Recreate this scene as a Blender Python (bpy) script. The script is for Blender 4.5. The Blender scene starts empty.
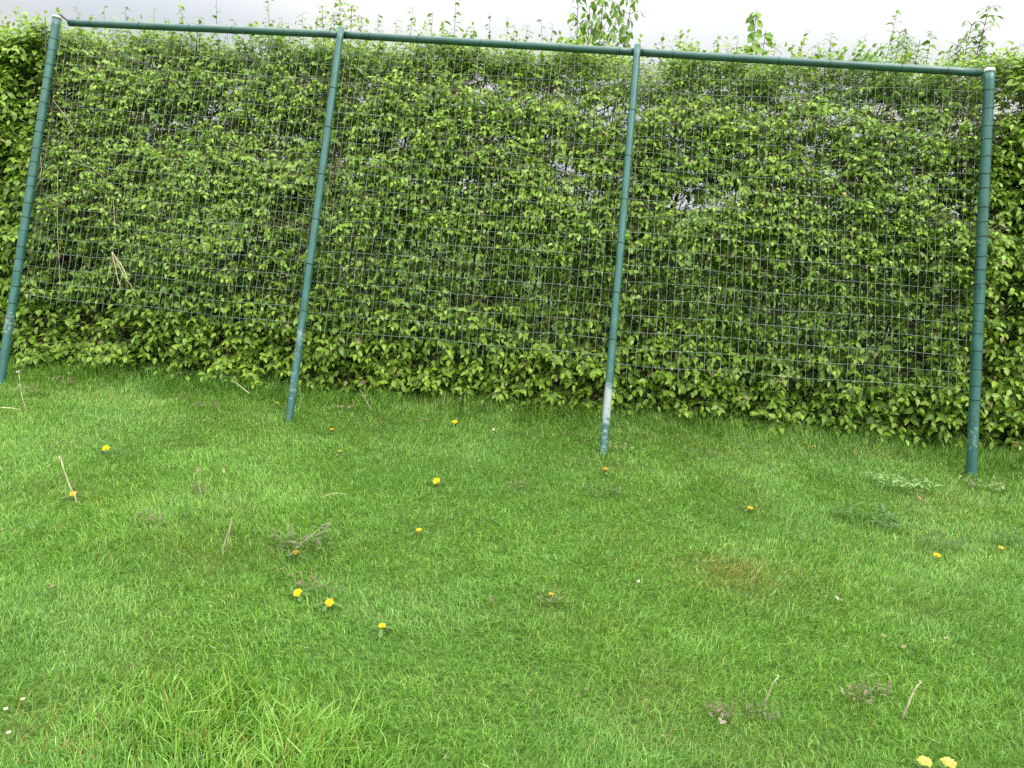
import bpy, math, random
import numpy as np

random.seed(7)
rng = np.random.default_rng(11)
scene = bpy.context.scene
C = scene.collection

# ------------------------------------------------------------------ camera
YAW, PITCH, ROLL = -0.12386, -0.23479, 0.06917
CAM = np.array([0.0, -4.72094, 1.49983])
FOC = 780.0
LEAN = 0.3158                                   # the frame leans back against the hedge (dy per dz)
cy, sy = math.cos(YAW), math.sin(YAW)
fw = np.array([sy * math.cos(PITCH), cy * math.cos(PITCH), math.sin(PITCH)])
rt0 = np.array([cy, -sy, 0.0])
up0 = np.cross(rt0, fw)
rt = math.cos(ROLL) * rt0 + math.sin(ROLL) * up0
up = -math.sin(ROLL) * rt0 + math.cos(ROLL) * up0
from mathutils import Matrix, Vector
cam = bpy.data.cameras.new('camera')
co = bpy.data.objects.new('camera', cam)
C.objects.link(co)
co.matrix_world = Matrix(((rt[0], up[0], -fw[0], CAM[0]), (rt[1], up[1], -fw[1], CAM[1]),
                          (rt[2], up[2], -fw[2], CAM[2]), (0, 0, 0, 1)))
cam.sensor_width = 36.0
cam.lens = FOC / 1024 * 36.0
cam.clip_start = 0.05
cam.clip_end = 3000
scene.camera = co


def ray(px, py):
    return fw * FOC + rt * (px - 512) + up * (384 - py)


def gz(x, y):
    """gentle unevenness of the lawn"""
    return (0.012 * np.sin(1.7 * x + 0.6) * np.sin(1.3 * y + 1.1) + 0.007 * np.sin(4.1 * x + 2.0 * y)
            + 0.005 * np.sin(6.3 * y - 3.2 * x + 1.0))


def on_ground(px, py):
    d = ray(px, py)
    p = CAM + d * (-CAM[2] / d[2])
    for _ in range(3):
        p = CAM + d * ((gz(p[0], p[1]) - CAM[2]) / d[2])
    return p


def at_depth(px, py, y):
    d = ray(px, py)
    return CAM + d * ((y - CAM[1]) / d[1])


def on_frame(px, py):
    d = ray(px, py)
    return CAM + d * ((LEAN * CAM[2] - CAM[1]) / (d[1] - LEAN * d[2]))


# ------------------------------------------------------------------ noise
def vnoise(x, y, s, seed):
    """value noise in 0..1"""
    x = np.asarray(x, float) * s + 113.7 * seed
    y = np.asarray(y, float) * s + 71.3 * seed
    xi, yi = np.floor(x), np.floor(y)
    fx, fy = x - xi, y - yi
    fx, fy = fx * fx * (3 - 2 * fx), fy * fy * (3 - 2 * fy)

    def h(a, b):
        v = np.sin(a * 127.1 + b * 311.7 + seed * 17.3) * 43758.5453
        return v - np.floor(v)
    return ((h(xi, yi) * (1 - fx) + h(xi + 1, yi) * fx) * (1 - fy)
            + (h(xi, yi + 1) * (1 - fx) + h(xi + 1, yi + 1) * fx) * fy)


def smooth(a, b, t):
    t = np.clip((np.asarray(t, float) - a) / (b - a), 0, 1)
    return t * t * (3 - 2 * t)


def unit(v):
    return v / (np.linalg.norm(v, axis=-1, keepdims=True) + 1e-12)


# ------------------------------------------------------------------ materials
def new_mat(name):
    m = bpy.data.materials.new(name)
    m.use_nodes = True
    nt = m.node_tree
    return m, nt, nt.nodes['Principled BSDF'], nt.nodes['Material Output']


def tint_mat(name, rough, spec, trans, tcol):
    """thin leaves: own colour from the 'tint' attribute, light passes through"""
    m, nt, b, out = new_mat(name)
    a = nt.nodes.new('ShaderNodeAttribute'); a.attribute_name = 'tint'
    nt.links.new(a.outputs['Color'], b.inputs['Base Color'])
    b.inputs['Roughness'].default_value = rough
    b.inputs['Specular IOR Level'].default_value = spec
    if trans > 0:
        t = nt.nodes.new('ShaderNodeBsdfTranslucent')
        mul = nt.nodes.new('ShaderNodeMix'); mul.data_type = 'RGBA'; mul.blend_type = 'MULTIPLY'
        mul.inputs[0].default_value = 1.0
        nt.links.new(a.outputs['Color'], mul.inputs[6])
        mul.inputs[7].default_value = (*tcol, 1)
        mul.clamp_result = False
        nt.links.new(mul.outputs[2], t.inputs['Color'])
        mx = nt.nodes.new('ShaderNodeMixShader'); mx.inputs[0].default_value = trans
        nt.links.new(b.outputs[0], mx.inputs[1]); nt.links.new(t.outputs[0], mx.inputs[2])
        nt.links.new(mx.outputs[0], out.inputs['Surface'])
    return m


def noise_mat(name, c1, c2, scale, rough, spec=0.3, metal=0.0, bump=0.0, detail=6):
    m, nt, b, out = new_mat(name)
    tc = nt.nodes.new('ShaderNodeTexCoord')
    n = nt.nodes.new('ShaderNodeTexNoise'); n.inputs['Scale'].default_value = scale
    n.inputs['Detail'].default_value = detail
    nt.links.new(tc.outputs['Object'], n.inputs['Vector'])
    r = nt.nodes.new('ShaderNodeValToRGB')
    r.color_ramp.elements[0].position = 0.35; r.color_ramp.elements[0].color = (*c1, 1)
    r.color_ramp.elements[1].position = 0.65; r.color_ramp.elements[1].color = (*c2, 1)
    nt.links.new(n.outputs['Fac'], r.inputs['Fac'])
    nt.links.new(r.outputs['Color'], b.inputs['Base Color'])
    b.inputs['Roughness'].default_value = rough
    b.inputs['Specular IOR Level'].default_value = spec
    b.inputs['Metallic'].default_value = metal
    if bump:
        bp = nt.nodes.new('ShaderNodeBump'); bp.inputs['Strength'].default_value = bump
        bp.inputs['Distance'].default_value = 0.01
        nt.links.new(n.outputs['Fac'], bp.inputs['Height']); nt.links.new(bp.outputs['Normal'], b.inputs['Normal'])
    return m


def painted_mat(name, base, dark, wear):
    """old green paint on steel tube; wear = list of (z centre, half height, strength) along the tube's own axis"""
    m, nt, b, out = new_mat(name)
    N, L = nt.nodes.new, nt.links.new
    tc = N('ShaderNodeTexCoord')
    n = N('ShaderNodeTexNoise'); n.inputs['Scale'].default_value = 9; n.inputs['Detail'].default_value = 8
    L(tc.outputs['Object'], n.inputs['Vector'])
    mp = N('ShaderNodeMapping'); mp.inputs['Scale'].default_value = (1, 1, 0.12)
    L(tc.outputs['Object'], mp.inputs['Vector'])
    n2 = N('ShaderNodeTexNoise'); n2.inputs['Scale'].default_value = 60; n2.inputs['Detail'].default_value = 4
    L(mp.outputs['Vector'], n2.inputs['Vector'])
    r = N('ShaderNodeValToRGB')
    r.color_ramp.elements[0].position = 0.36; r.color_ramp.elements[0].color = (*dark, 1)
    r.color_ramp.elements[1].position = 0.62; r.color_ramp.elements[1].color = (*base, 1)
    mixf = N('ShaderNodeMath'); mixf.operation = 'ADD'
    h1 = N('ShaderNodeMath'); h1.operation = 'MULTIPLY'; h1.inputs[1].default_value = 0.5
    h2 = N('ShaderNodeMath'); h2.operation = 'MULTIPLY'; h2.inputs[1].default_value = 0.5
    L(n.outputs['Fac'], h1.inputs[0]); L(n2.outputs['Fac'], h2.inputs[0])
    L(h1.outputs[0], mixf.inputs[0]); L(h2.outputs[0], mixf.inputs[1])
    L(mixf.outputs[0], r.inputs['Fac'])
    col = r.outputs['Color']
    sep = N('ShaderNodeSeparateXYZ'); L(tc.outputs['Object'], sep.inputs[0])
    flake = N('ShaderNodeTexNoise'); flake.inputs['Scale'].default_value = 38; flake.inputs['Detail'].default_value = 5
    L(tc.outputs['Object'], flake.inputs['Vector'])
    for zc, hh, st in wear:
        d = N('ShaderNodeMath'); d.operation = 'SUBTRACT'; L(sep.outputs['Z'], d.inputs[0]); d.inputs[1].default_value = zc
        ab = N('ShaderNodeMath'); ab.operation = 'ABSOLUTE'; L(d.outputs[0], ab.inputs[0])
        mr = N('ShaderNodeMapRange'); mr.inputs['From Min'].default_value = hh * 0.4; mr.inputs['From Max'].default_value = hh
        mr.inputs['To Min'].default_value = st; mr.inputs['To Max'].default_value = 0.0
        L(ab.outputs[0], mr.inputs['Value'])
        ad = N('ShaderNodeMath'); ad.operation = 'ADD'; L(mr.outputs[0], ad.inputs[0]); L(flake.outputs['Fac'], ad.inputs[1])
        th = N('ShaderNodeMapRange'); th.inputs['From Min'].default_value = 0.74; th.inputs['From Max'].default_value = 1.06; th.inputs['To Max'].default_value = .8
        L(ad.outputs[0], th.inputs['Value'])
        mx = N('ShaderNodeMix'); mx.data_type = 'RGBA'
        L(th.outputs[0], mx.inputs[0]); L(col, mx.inputs[6]); mx.inputs[7].default_value = (0.34, 0.38, 0.38, 1)
        col = mx.outputs[2]
    L(col, b.inputs['Base Color'])
    b.inputs['Roughness'].default_value = 0.36
    b.inputs['Specular IOR Level'].default_value = 0.5
    bp = N('ShaderNodeBump'); bp.inputs['Strength'].default_value = 0.15; bp.inputs['Distance'].default_value = 0.004
    L(n2.outputs['Fac'], bp.inputs['Height']); L(bp.outputs['Normal'], b.inputs['Normal'])
    return m


M = {}
M['leaf'] = tint_mat('hedge_leaf', 0.42, 0.45, 0.30, (1.25, 1.25, 0.55))
M['grass'] = tint_mat('grass_blade', 0.40, 0.5, 0.30, (1.2, 1.2, 0.6))
M['tinted'] = tint_mat('weed_leaf', 0.6, 0.3, 0.15, (1.1, 1.1, 0.7))
M['petal'] = tint_mat('petal', 0.7, 0.15, 0.2, (1.1, 1.0, 0.6))
M['bark'] = noise_mat('bark', (0.055, 0.045, 0.033), (0.14, 0.12, 0.09), 30, 0.9, 0.2, bump=0.4)
M['twig'] = noise_mat('dry_twig', (0.24, 0.19, 0.12), (0.50, 0.43, 0.31), 40, 0.85, 0.2)
M['straw'] = noise_mat('straw', (0.34, 0.30, 0.17), (0.58, 0.53, 0.36), 40, 0.8, 0.2)
M['wire'] = noise_mat('mesh_wire', (0.15, 0.22, 0.18), (0.30, 0.36, 0.32), 8, 0.45, 0.5)
M['tie'] = noise_mat('tie_wire', (0.012, 0.016, 0.014), (0.03, 0.035, 0.03), 20, 0.6, 0.3)
M['cap'] = noise_mat('bare_metal', (0.45, 0.46, 0.45), (0.70, 0.71, 0.70), 25, 0.4, 0.5, metal=0.3)
GREEN, GREEN_D = (0.036, 0.130, 0.108), (0.018, 0.075, 0.062)
M['rail'] = painted_mat('rail_paint', (0.040, 0.112, 0.088), (0.020, 0.062, 0.050), [])
M['post_a'] = painted_mat('post_paint_worn_foot', GREEN, GREEN_D, [(0.52, 0.14, 0.32)])
M['post_b'] = painted_mat('post_paint_chipped', GREEN, GREEN_D, [(0.40, 0.30, 0.24), (0.66, 0.08, 0.36)])
M['post_c'] = painted_mat('post_paint_scuffed', GREEN, GREEN_D, [(0.42, 0.16, 0.62), (0.22, 0.22, 0.3)])
M['post_d'] = painted_mat('post_paint_faded', GREEN, GREEN_D, [(0.38, 0.26, 0.20)])


# ------------------------------------------------------------------ mesh helpers
def np_mesh(name, V, faces, mats, tint=None, smooth_shade=False):
    """faces: list of int arrays (n,k)"""
    me = bpy.data.meshes.new(name)
    V = np.asarray(V, np.float32)
    me.vertices.add(len(V)); me.vertices.foreach_set('co', V.ravel())
    loops = np.concatenate([f.ravel() for f in faces]).astype(np.int32)
    tot = np.concatenate([np.full(len(f), f.shape[1], np.int32) for f in faces])
    start = np.concatenate([[0], np.cumsum(tot)[:-1]]).astype(np.int32)
    me.loops.add(len(loops)); me.loops.foreach_set('vertex_index', loops)
    me.polygons.add(len(tot)); me.polygons.foreach_set('loop_start', start); me.polygons.foreach_set('loop_total', tot)
    if smooth_shade:
        me.polygons.foreach_set('use_smooth', np.ones(len(tot), bool))
    me.update(calc_edges=True)
    if tint is not None:
        a = me.color_attributes.new('tint', 'FLOAT_COLOR', 'POINT')
        c = np.ones((len(V), 4), np.float32); c[:, :3] = tint
        a.data.foreach_set('color', c.ravel())
    me.materials.append(mats)
    return me


class MB:
    """collects tubes, leaves and quads for ONE mesh"""
    def __init__(s):
        s.v, s.f, s.c = [], [], []

    def add(s, verts, faces, col=(0.5, 0.5, 0.5)):
        o = len(s.v)
        s.v += [tuple(map(float, p)) for p in verts]
        s.f += [tuple(i + o for i in f) for f in faces]
        s.c += [tuple(col)] * len(verts)

    def tube(s, pts, rad, n=6, col=(0.5, 0.5, 0.5), cap=True):
        pts = [np.array(p, float) for p in pts]
        if not hasattr(rad, '__len__'):
            rad = [rad] * len(pts)
        V, F = [], []
        ref = None
        for i, p in enumerate(pts):
            t = pts[min(i + 1, len(pts) - 1)] - pts[max(i - 1, 0)]
            t = t / (np.linalg.norm(t) + 1e-12)
            if ref is None:
                ref = np.array([1, 0, 0.0]) if abs(t[0]) < 0.8 else np.array([0, 1, 0.0])
            a = ref - t * (ref @ t); a /= np.linalg.norm(a) + 1e-12
            ref = a
            b = np.cross(t, a)
            for k in range(n):
                q = 2 * math.pi * k / n
                V.append(p + rad[i] * (math.cos(q) * a + math.sin(q) * b))
        for i in range(len(pts) - 1):
            for k in range(n):
                F.append((i * n + k, i * n + (k + 1) % n, (i + 1) * n + (k + 1) % n, (i + 1) * n + k))
        if cap:
            F.append(tuple(range(n))[::-1]); F.append(tuple((len(pts) - 1) * n + k for k in range(n)))
        s.add(V, F, col)

    def ring(s, c, ax, R, r, n=16, m=5, col=(0.1, 0.1, 0.1)):
        ax = np.array(ax, float); ax /= np.linalg.norm(ax)
        a = np.cross(ax, [0.3, 0.9, 0.1]); a /= np.linalg.norm(a); b = np.cross(ax, a)
        V, F = [], []
        for i in range(n):
            q = 2 * math.pi * i / n
            d = math.cos(q) * a + math.sin(q) * b
            for j in range(m):
                w = 2 * math.pi * j / m
                V.append(np.array(c) + d * (R + r * math.cos(w)) + ax * r * math.sin(w))
        for i in range(n):
            for j in range(m):
                F.append((i * m + j, ((i + 1) % n) * m + j, ((i + 1) % n) * m + (j + 1) % m, i * m + (j + 1) % m))
        s.add(V, F, col)

    def leaf(s, p, ax, nrm, L, W, col, droop=0.15, fold=0.15, shape=((0.0, 0.02), (0.3, 0.5), (0.65, 0.42), (1.0, 0.0))):
        p = np.array(p, float); ax = np.array(ax, float); ax /= np.linalg.norm(ax) + 1e-9
        nrm = np.array(nrm, float); nrm = nrm - ax * (nrm @ ax)
        nrm /= np.linalg.norm(nrm) + 1e-9
        sd = np.cross(ax, nrm)
        V = []
        for t, w in shape:
            c = p + ax * L * t - nrm * droop * L * t * t
            V += [c - sd * W * w + nrm * fold * W * w, c, c + sd * W * w + nrm * fold * W * w]
        F = []
        for i in range(len(shape) - 1):
            o = 3 * i
            F += [(o, o + 1, o + 4, o + 3), (o + 1, o + 2, o + 5, o + 4)]
        s.add(V, F, col)

    def build(s, name, m, parent=None, smooth_shade=True, origin=(0, 0, 0)):
        me = bpy.data.meshes.new(name)
        o3 = np.array(origin)
        me.from_pydata([tuple(np.array(v) - o3) for v in s.v], [], s.f)
        a = me.color_attributes.new('tint', 'FLOAT_COLOR', 'POINT')
        c = np.ones((len(s.v), 4), np.float32); c[:, :3] = s.c
        a.data.foreach_set('color', c.ravel())
        if smooth_shade:
            me.polygons.foreach_set('use_smooth', np.ones(len(me.polygons), bool))
        me.materials.append(m)
        return link(name, me, parent)


def link(name, me, parent=None):
    o = bpy.data.objects.new(name, me)
    C.objects.link(o)
    if parent is not None:
        o.parent = parent
    return o


def tag(o, label=None, cat=None, group=None, kind=None):
    if label: o['label'] = label
    if cat: o['category'] = cat
    if group: o['group'] = group
    if kind: o['kind'] = kind
    return o


def empty(name, loc):
    o = bpy.data.objects.new(name, None)
    o.empty_display_size = 0.1
    C.objects.link(o)
    o.location = tuple(map(float, loc))
    return o


# ------------------------------------------------------------------ ground
def axis(lo, hi, step, far):
    a = list(np.arange(lo, hi + 1e-6, step))
    d, x = step, hi
    while x < far:
        d *= 1.5; x += d; a.append(x)
    d, x = step, lo
    while x > -far:
        d *= 1.5; x -= d; a.insert(0, x)
    return np.array(a)


gx, gy = axis(-8, 8, 0.10, 1200), axis(-6, 5, 0.10, 1200)
X, Y = np.meshgrid(gx, gy)
fade = (1 - smooth(8, 14, np.abs(X))) * (1 - smooth(8, 14, np.abs(Y)))
V = np.stack([X.ravel(), Y.ravel(), (gz(X, Y) * fade).ravel()], 1)
nx, ny = len(gx), len(gy)
ii = (np.arange(ny - 1)[:, None] * nx + np.arange(nx - 1)[None, :]).ravel()
m, nt, b, out = new_mat('lawn_soil')
tc = nt.nodes.new('ShaderNodeTexCoord')
n1 = nt.nodes.new('ShaderNodeTexNoise'); n1.inputs['Scale'].default_value = 55; n1.inputs['Detail'].default_value = 8
n2 = nt.nodes.new('ShaderNodeTexNoise'); n2.inputs['Scale'].default_value = 1.6; n2.inputs['Detail'].default_value = 4
nt.links.new(tc.outputs['Object'], n1.inputs['Vector']); nt.links.new(tc.outputs['Object'], n2.inputs['Vector'])
r1 = nt.nodes.new('ShaderNodeValToRGB')
r1.color_ramp.elements[0].position = 0.38; r1.color_ramp.elements[0].color = (0.035, 0.075, 0.014, 1)
r1.color_ramp.elements[1].position = 0.66; r1.color_ramp.elements[1].color = (0.085, 0.160, 0.028, 1)
nt.links.new(n1.outputs['Fac'], r1.inputs['Fac'])
mx = nt.nodes.new('ShaderNodeMix'); mx.data_type = 'RGBA'
r2 = nt.nodes.new('ShaderNodeValToRGB')
r2.color_ramp.elements[0].position = 0.5; r2.color_ramp.elements[0].color = (0, 0, 0, 1)
r2.color_ramp.elements[1].position = 0.8; r2.color_ramp.elements[1].color = (1, 1, 1, 1)
nt.links.new(n2.outputs['Fac'], r2.inputs['Fac'])
nt.links.new(r2.outputs['Color'], mx.inputs[0]); nt.links.new(r1.outputs['Color'], mx.inputs[6])
mx.inputs[7].default_value = (0.085, 0.085, 0.030, 1)
nt.links.new(mx.outputs[2], b.inputs['Base Color'])
b.inputs['Roughness'].default_value = 0.95; b.inputs['Specular IOR Level'].default_value = 0.1
bp = nt.nodes.new('ShaderNodeBump'); bp.inputs['Strength'].default_value = 0.8; bp.inputs['Distance'].default_value = 0.02
nt.links.new(n1.outputs['Fac'], bp.inputs['Height']); nt.links.new(bp.outputs['Normal'], b.inputs['Normal'])
me = np_mesh('lawn', V, [np.stack([ii, ii + 1, ii + nx + 1, ii + nx], 1)], m, smooth_shade=True)
tag(link('lawn', me), 'green lawn ground under the grass', kind='structure')

# ------------------------------------------------------------------ hedge shape
XB = [-5.6, -4.6, -3.85, -3.0, -2.3, -1.5, -0.8, 0.1, 0.7, 1.4, 2.1, 3.1, 4.6]
YB = [0.48, 0.53, 0.58, 0.60, 0.70, 0.76, 0.78, 0.88, 0.92, 0.90, 0.90, 0.97, 1.05]


def hedge_front(x, z):
    base = np.interp(x, XB, YB)
    topy = np.interp(x, [-4.4, -4.2, 2.2, 2.5], [0.86, 0.93, 0.93, 0.90])
    f = smooth(0.1, 2.2, z)
    y = base * (1 - f) + topy * f
    y = y + 0.10 * (vnoise(x, z, 2.2, 3) - 0.5) + 0.09 * (vnoise(x, z * 1.8, 5.0, 4) - 0.5)
    inf = smooth(-4.35, -4.15, x) * (1 - smooth(2.3, 2.5, x))
    y = y - inf * (0.27 * np.exp(-((z - 1.35) / .55) ** 2) + .10 * smooth(1.4, 2.2, z))
    # pressed against the wire where the frame stands, poking through here and there
    lim = np.where((x > -4.2) & (x < 2.35), LEAN * z + 0.05 - 0.09 * smooth(.45, .8, vnoise(x, z * 1.5, 4.0, 5)), -9)
    lim = np.where((x > -4.2) & (x < 2.35) & (z > 2.22), 0.94, lim)      # set back below the rail
    return np.maximum(y, lim)


def hedge_top(x):
    return (np.interp(x, [-5.6, -4.4, -4.0, -2.2, -1.9, 0.0, 2.1, 2.6, 4.6],
                      [2.43, 2.43, 2.45, 2.46, 2.48, 2.49, 2.50, 2.54, 2.54])
            + 0.07 * (vnoise(x, 0 * x, 3.1, 9) - 0.5) + 0.07 * (vnoise(x, 0 * x, 9.0, 10) - 0.5))


# thin places where the sky shows through: (px, py, radius m)
HOLES = [(140, 72, .05), (168, 80, .06), (250, 76, .07), (268, 98, .06), (300, 80, .06), (312, 78, .04), (362, 98, .08), (404, 142, .10),
         (385, 62, .06), (432, 75, .07), (478, 78, .09), (455, 105, .06), (577, 172, .07), (540, 96, .07), (522, 120, .06), (590, 160, .04),
         (836, 118, .10), (880, 108, .09), (858, 135, .07), (800, 105, .07), (780, 98, .05), (932, 178, .05), (700, 66, .05), (654, 62, .07),
         (706, 96, .05), (596, 86, .05), (640, 112, .05), (505, 160, .05), (345, 130, .04), (215, 100, .05), (905, 130, .05), (960, 120, .05)]
HP = np.array([at_depth(a, b_, 1.15) for a, b_, _ in HOLES])
HR = np.array([h[2] for h in HOLES]) * .72


def hole_keep(P):
    """0 in the heart of a thin place, 1 away from all of them; follows the sight line from the lawn side"""
    k = np.ones(len(P))
    for c, r in zip(HP, HR):
        q = c + (P[:, 1:2] - c[1]) * (c - CAM) / (c[1] - CAM[1])
        d = np.hypot(P[:, 0] - q[:, 0], (P[:, 2] - q[:, 2]) * 1.2)
        k = np.minimum(k, smooth(0.25 * r, 0.85 * r, d))
    return k


POSTX = [(-4.166, -4.145), (-2.004, -2.038), (.019, -.019), (2.288, 2.152)]
LEAF_T = np.array([0, .28, .28, .28, .62, .62, .62, 1.0])
LEAF_S = np.array([0, -.5, 0, .5, -.42, 0, .42, 0])
LEAF_E = np.array([0, 1, 0, 1, 1, 0, 1, 0.0])
LF3 = np.array([[0, 2, 1], [0, 3, 2], [4, 5, 7], [5, 6, 7]])
LF4 = np.array([[1, 2, 5, 4], [2, 3, 6, 5]])


def leaves_np(P, A, Nn, L, W, droop, fold, col):
    A = unit(A)
    Nn = unit(Nn - A * (Nn * A).sum(1, keepdims=True))
    S = np.cross(A, Nn)
    t = LEAF_T[None, :, None]
    Vv = (P[:, None, :] + A[:, None, :] * (L[:, None, None] * t)
          - Nn[:, None, :] * ((droop * L)[:, None, None] * t * t)
          + S[:, None, :] * (W[:, None, None] * LEAF_S[None, :, None])
          + Nn[:, None, :] * ((fold * W)[:, None, None] * LEAF_E[None, :, None] * 0.5))
    n = len(P)
    o = (np.arange(n) * 8)[:, None, None]
    return (Vv.reshape(-1, 3), [(LF3[None] + o).reshape(-1, 3), (LF4[None] + o).reshape(-1, 4)],
            np.repeat(col, 8, axis=0))


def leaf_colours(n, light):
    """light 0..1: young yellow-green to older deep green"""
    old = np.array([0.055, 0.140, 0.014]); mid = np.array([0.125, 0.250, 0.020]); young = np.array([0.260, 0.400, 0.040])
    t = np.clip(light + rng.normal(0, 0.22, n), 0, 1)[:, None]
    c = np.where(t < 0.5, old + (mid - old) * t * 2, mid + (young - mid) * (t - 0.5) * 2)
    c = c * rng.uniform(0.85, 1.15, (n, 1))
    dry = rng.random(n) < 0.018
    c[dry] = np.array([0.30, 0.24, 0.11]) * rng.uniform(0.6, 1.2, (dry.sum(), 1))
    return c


def sprays(n, depth_lo, depth_hi, x0=-5.5, x1=4.5, zlo=0.05, power=1.0, inner=False, thin_top=0.0):
    x = rng.uniform(x0, x1, n)
    zt = hedge_top(x)
    z = zlo + (zt - zlo) * rng.random(n)
    dep = depth_lo + (depth_hi - depth_lo) * rng.random(n) ** power
    P = np.stack([x, hedge_front(x, z) + dep, z], 1)
    keep = rng.random(n) < hole_keep(P) ** (1.0)
    # layered clumps: dark slots between the horizontal sprays
    cl = vnoise(x, z * 2.2, 3.6, 21 if not inner else 23) * 0.6 + vnoise(x, z * 2.4, 8.0, 22) * 0.4
    keep &= rng.random(n) < np.clip((cl - 0.22) * 3.2, 0.12, 1.0)
    if thin_top > 0:
        keep &= rng.random(n) > thin_top * smooth(1.25, 1.9, z) * (1 - 0.5 * smooth(2.30, 2.5, z)) * smooth(0.35, 0.6, vnoise(x, z, 2.6, 31))
    P = P[keep]
    n = len(P)
    az = rng.normal(0, 0.75 if not inner else 1.6, n)
    el = rng.normal(-0.12, 0.33, n) + 0.55 * smooth(2.2, 2.5, P[:, 2])
    D = np.stack([np.sin(az) * np.cos(el), -np.cos(az) * np.cos(el), np.sin(el)], 1)
    return P, D


def spray_leaves(P, D, scale, light_bias):
    n = len(P)
    kmax = 7
    # leaf size: bigger at foot and beyond the frame, finer behind the wire
    big = np.clip(1 - smooth(0.35, 1.0, P[:, 2]) + smooth(2.25, 2.6, P[:, 0]) + smooth(-4.1, -4.4, P[:, 0]), 0, 1)
    size = (0.038 + 0.018 * big) * scale
    Ls = rng.uniform(0.10, 0.24, n) * (0.85 + 0.3 * big)
    k = rng.integers(4, kmax + 1, n)
    vig = vnoise(P[:, 0], P[:, 2], 1.4, 41) * 0.5 + vnoise(P[:, 0], P[:, 2], 4.5, 42) * 0.5
    lp, la, ln, ll, lw, lc = [], [], [], [], [], []
    UP = np.array([0, 0, 1.0]); OUT = np.array([0, -1.0, 0])
    B = unit(np.cross(D, UP) + 1e-6)
    roll = rng.normal(0, 0.5, (n, 1))
    B = unit(B + roll * UP * 0.7)
    for j in range(kmax):
        ok = j < k
        if not ok.any(): continue
        t = (j + 0.8) / k[ok]
        Dk, Bk, Pk = D[ok], B[ok], P[ok]
        m_ = ok.sum()
        term = (j == k[ok] - 1)
        side = np.where((j % 2) == 0, 1.0, -1.0) * np.ones(m_)
        ang = np.where(term, rng.normal(0, .2, m_), side * rng.uniform(0.7, 1.25, m_))
        A = Dk * np.cos(ang)[:, None] + Bk * np.sin(ang)[:, None]
        A = A + UP * (-0.42 + rng.normal(0, 0.25, m_))[:, None] * (1 - 0.9 * smooth(2.25, 2.5, Pk[:, 2]))[:, None] + rng.normal(0, 0.18, (m_, 3))
        Nn = UP * 0.95 + OUT * 0.42 + rng.normal(0, 0.36, (m_, 3))
        pos = Pk + Dk * (Ls[ok] * np.minimum(t, 1.0))[:, None] - UP * (0.05 * Ls[ok] * t * t)[:, None]
        L = size[ok] * rng.uniform(0.7, 1.28, m_) * np.where(t > 0.8, 0.82, 1.0)
        lp.append(pos); la.append(A); ln.append(Nn); ll.append(L); lw.append(L * rng.uniform(0.48, 0.64, m_))
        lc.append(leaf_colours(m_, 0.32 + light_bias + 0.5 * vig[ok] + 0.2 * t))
    P2, A, Nn, L, W, c = [np.concatenate(q) for q in (lp, la, ln, ll, lw, lc)]
    # leaves do not grow below the soil
    okz = P2[:, 2] > 0.03
    # open places stay open
    # clipped clear of the rail and the posts
    infr = (P2[:, 0] > -4.15) & (P2[:, 0] < 2.2)
    okz &= ~(infr & (P2[:, 2] > 2.36) & (P2[:, 1] < .855))
    for q in POSTX:
        okz &= ~((np.abs(P2[:, 0] - np.interp(P2[:, 2], [0, 2.5], q)) < .085) & (P2[:, 1] < LEAN * P2[:, 2] + .11))
    okz &= rng.random(len(P2)) < np.maximum(hole_keep(P2), 0.06)
    P2, A, Nn, L, W, c = P2[okz], A[okz], Nn[okz], L[okz], W[okz], c[okz]
    m_ = len(P2)
    return leaves_np(P2, A, Nn, L, W, rng.uniform(0.05, 0.35, m_), rng.uniform(0.1, 0.5, m_), c), Ls


def merge(parts):
    V, F3, F4, Cc, o = [], [], [], [], 0
    for v, (f3, f4), c in parts:
        V.append(v); F3.append(f3 + o); F4.append(f4 + o); Cc.append(c); o += len(v)
    return np.concatenate(V), [np.concatenate(F3), np.concatenate(F4)], np.concatenate(Cc)


hedge = empty('hedge', (0, 0, 0))
tag(hedge, 'tall clipped green hedge standing behind the leaning wire mesh frame', 'hedge')

P1, D1 = sprays(22000, -0.02, 0.24, power=1.4)
Pu, Du = sprays(13500, 0.0, 0.30, zlo=1.25, power=1.2)
Pt, Dt = sprays(2600, 0.02, 0.70, zlo=2.32)
P1 = np.concatenate([P1, Pu, Pt]); D1 = np.concatenate([D1, Du, Dt])
P2, D2 = sprays(13000, 0.15, 0.50, inner=True, thin_top=0.08)
P3, D3 = sprays(17000, 0.42, 0.90, inner=True, thin_top=0.12)
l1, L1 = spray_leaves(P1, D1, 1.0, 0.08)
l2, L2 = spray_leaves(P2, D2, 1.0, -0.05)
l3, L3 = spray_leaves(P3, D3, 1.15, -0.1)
Vv, Ff, Cc = merge([l1, l2, l3])
link('foliage', np_mesh('foliage', Vv, Ff, M['leaf'], Cc, smooth_shade=True), hedge)
print('hedge leaves', len(Vv) // 8)


def twigs_np(P, D, L, r0, r1):
    """thin three-sided twigs"""
    n = len(P)
    D = unit(D)
    a = unit(np.cross(D, np.array([0.31, 0.2, 0.93]))); b_ = np.cross(D, a)
    V = np.zeros((n, 6, 3))
    for k in range(3):
        q = 2 * math.pi * k / 3
        o = math.cos(q) * a + math.sin(q) * b_
        V[:, k] = P + o * np.reshape(r0, (-1, 1))
        V[:, 3 + k] = P + D * np.reshape(L, (-1, 1)) + o * np.reshape(r1, (-1, 1))
    F = np.array([[0, 1, 4, 3], [1, 2, 5, 4], [2, 0, 3, 5]])
    return V.reshape(-1, 3), (F[None] + (np.arange(n) * 6)[:, None, None]).reshape(-1, 4)


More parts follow.
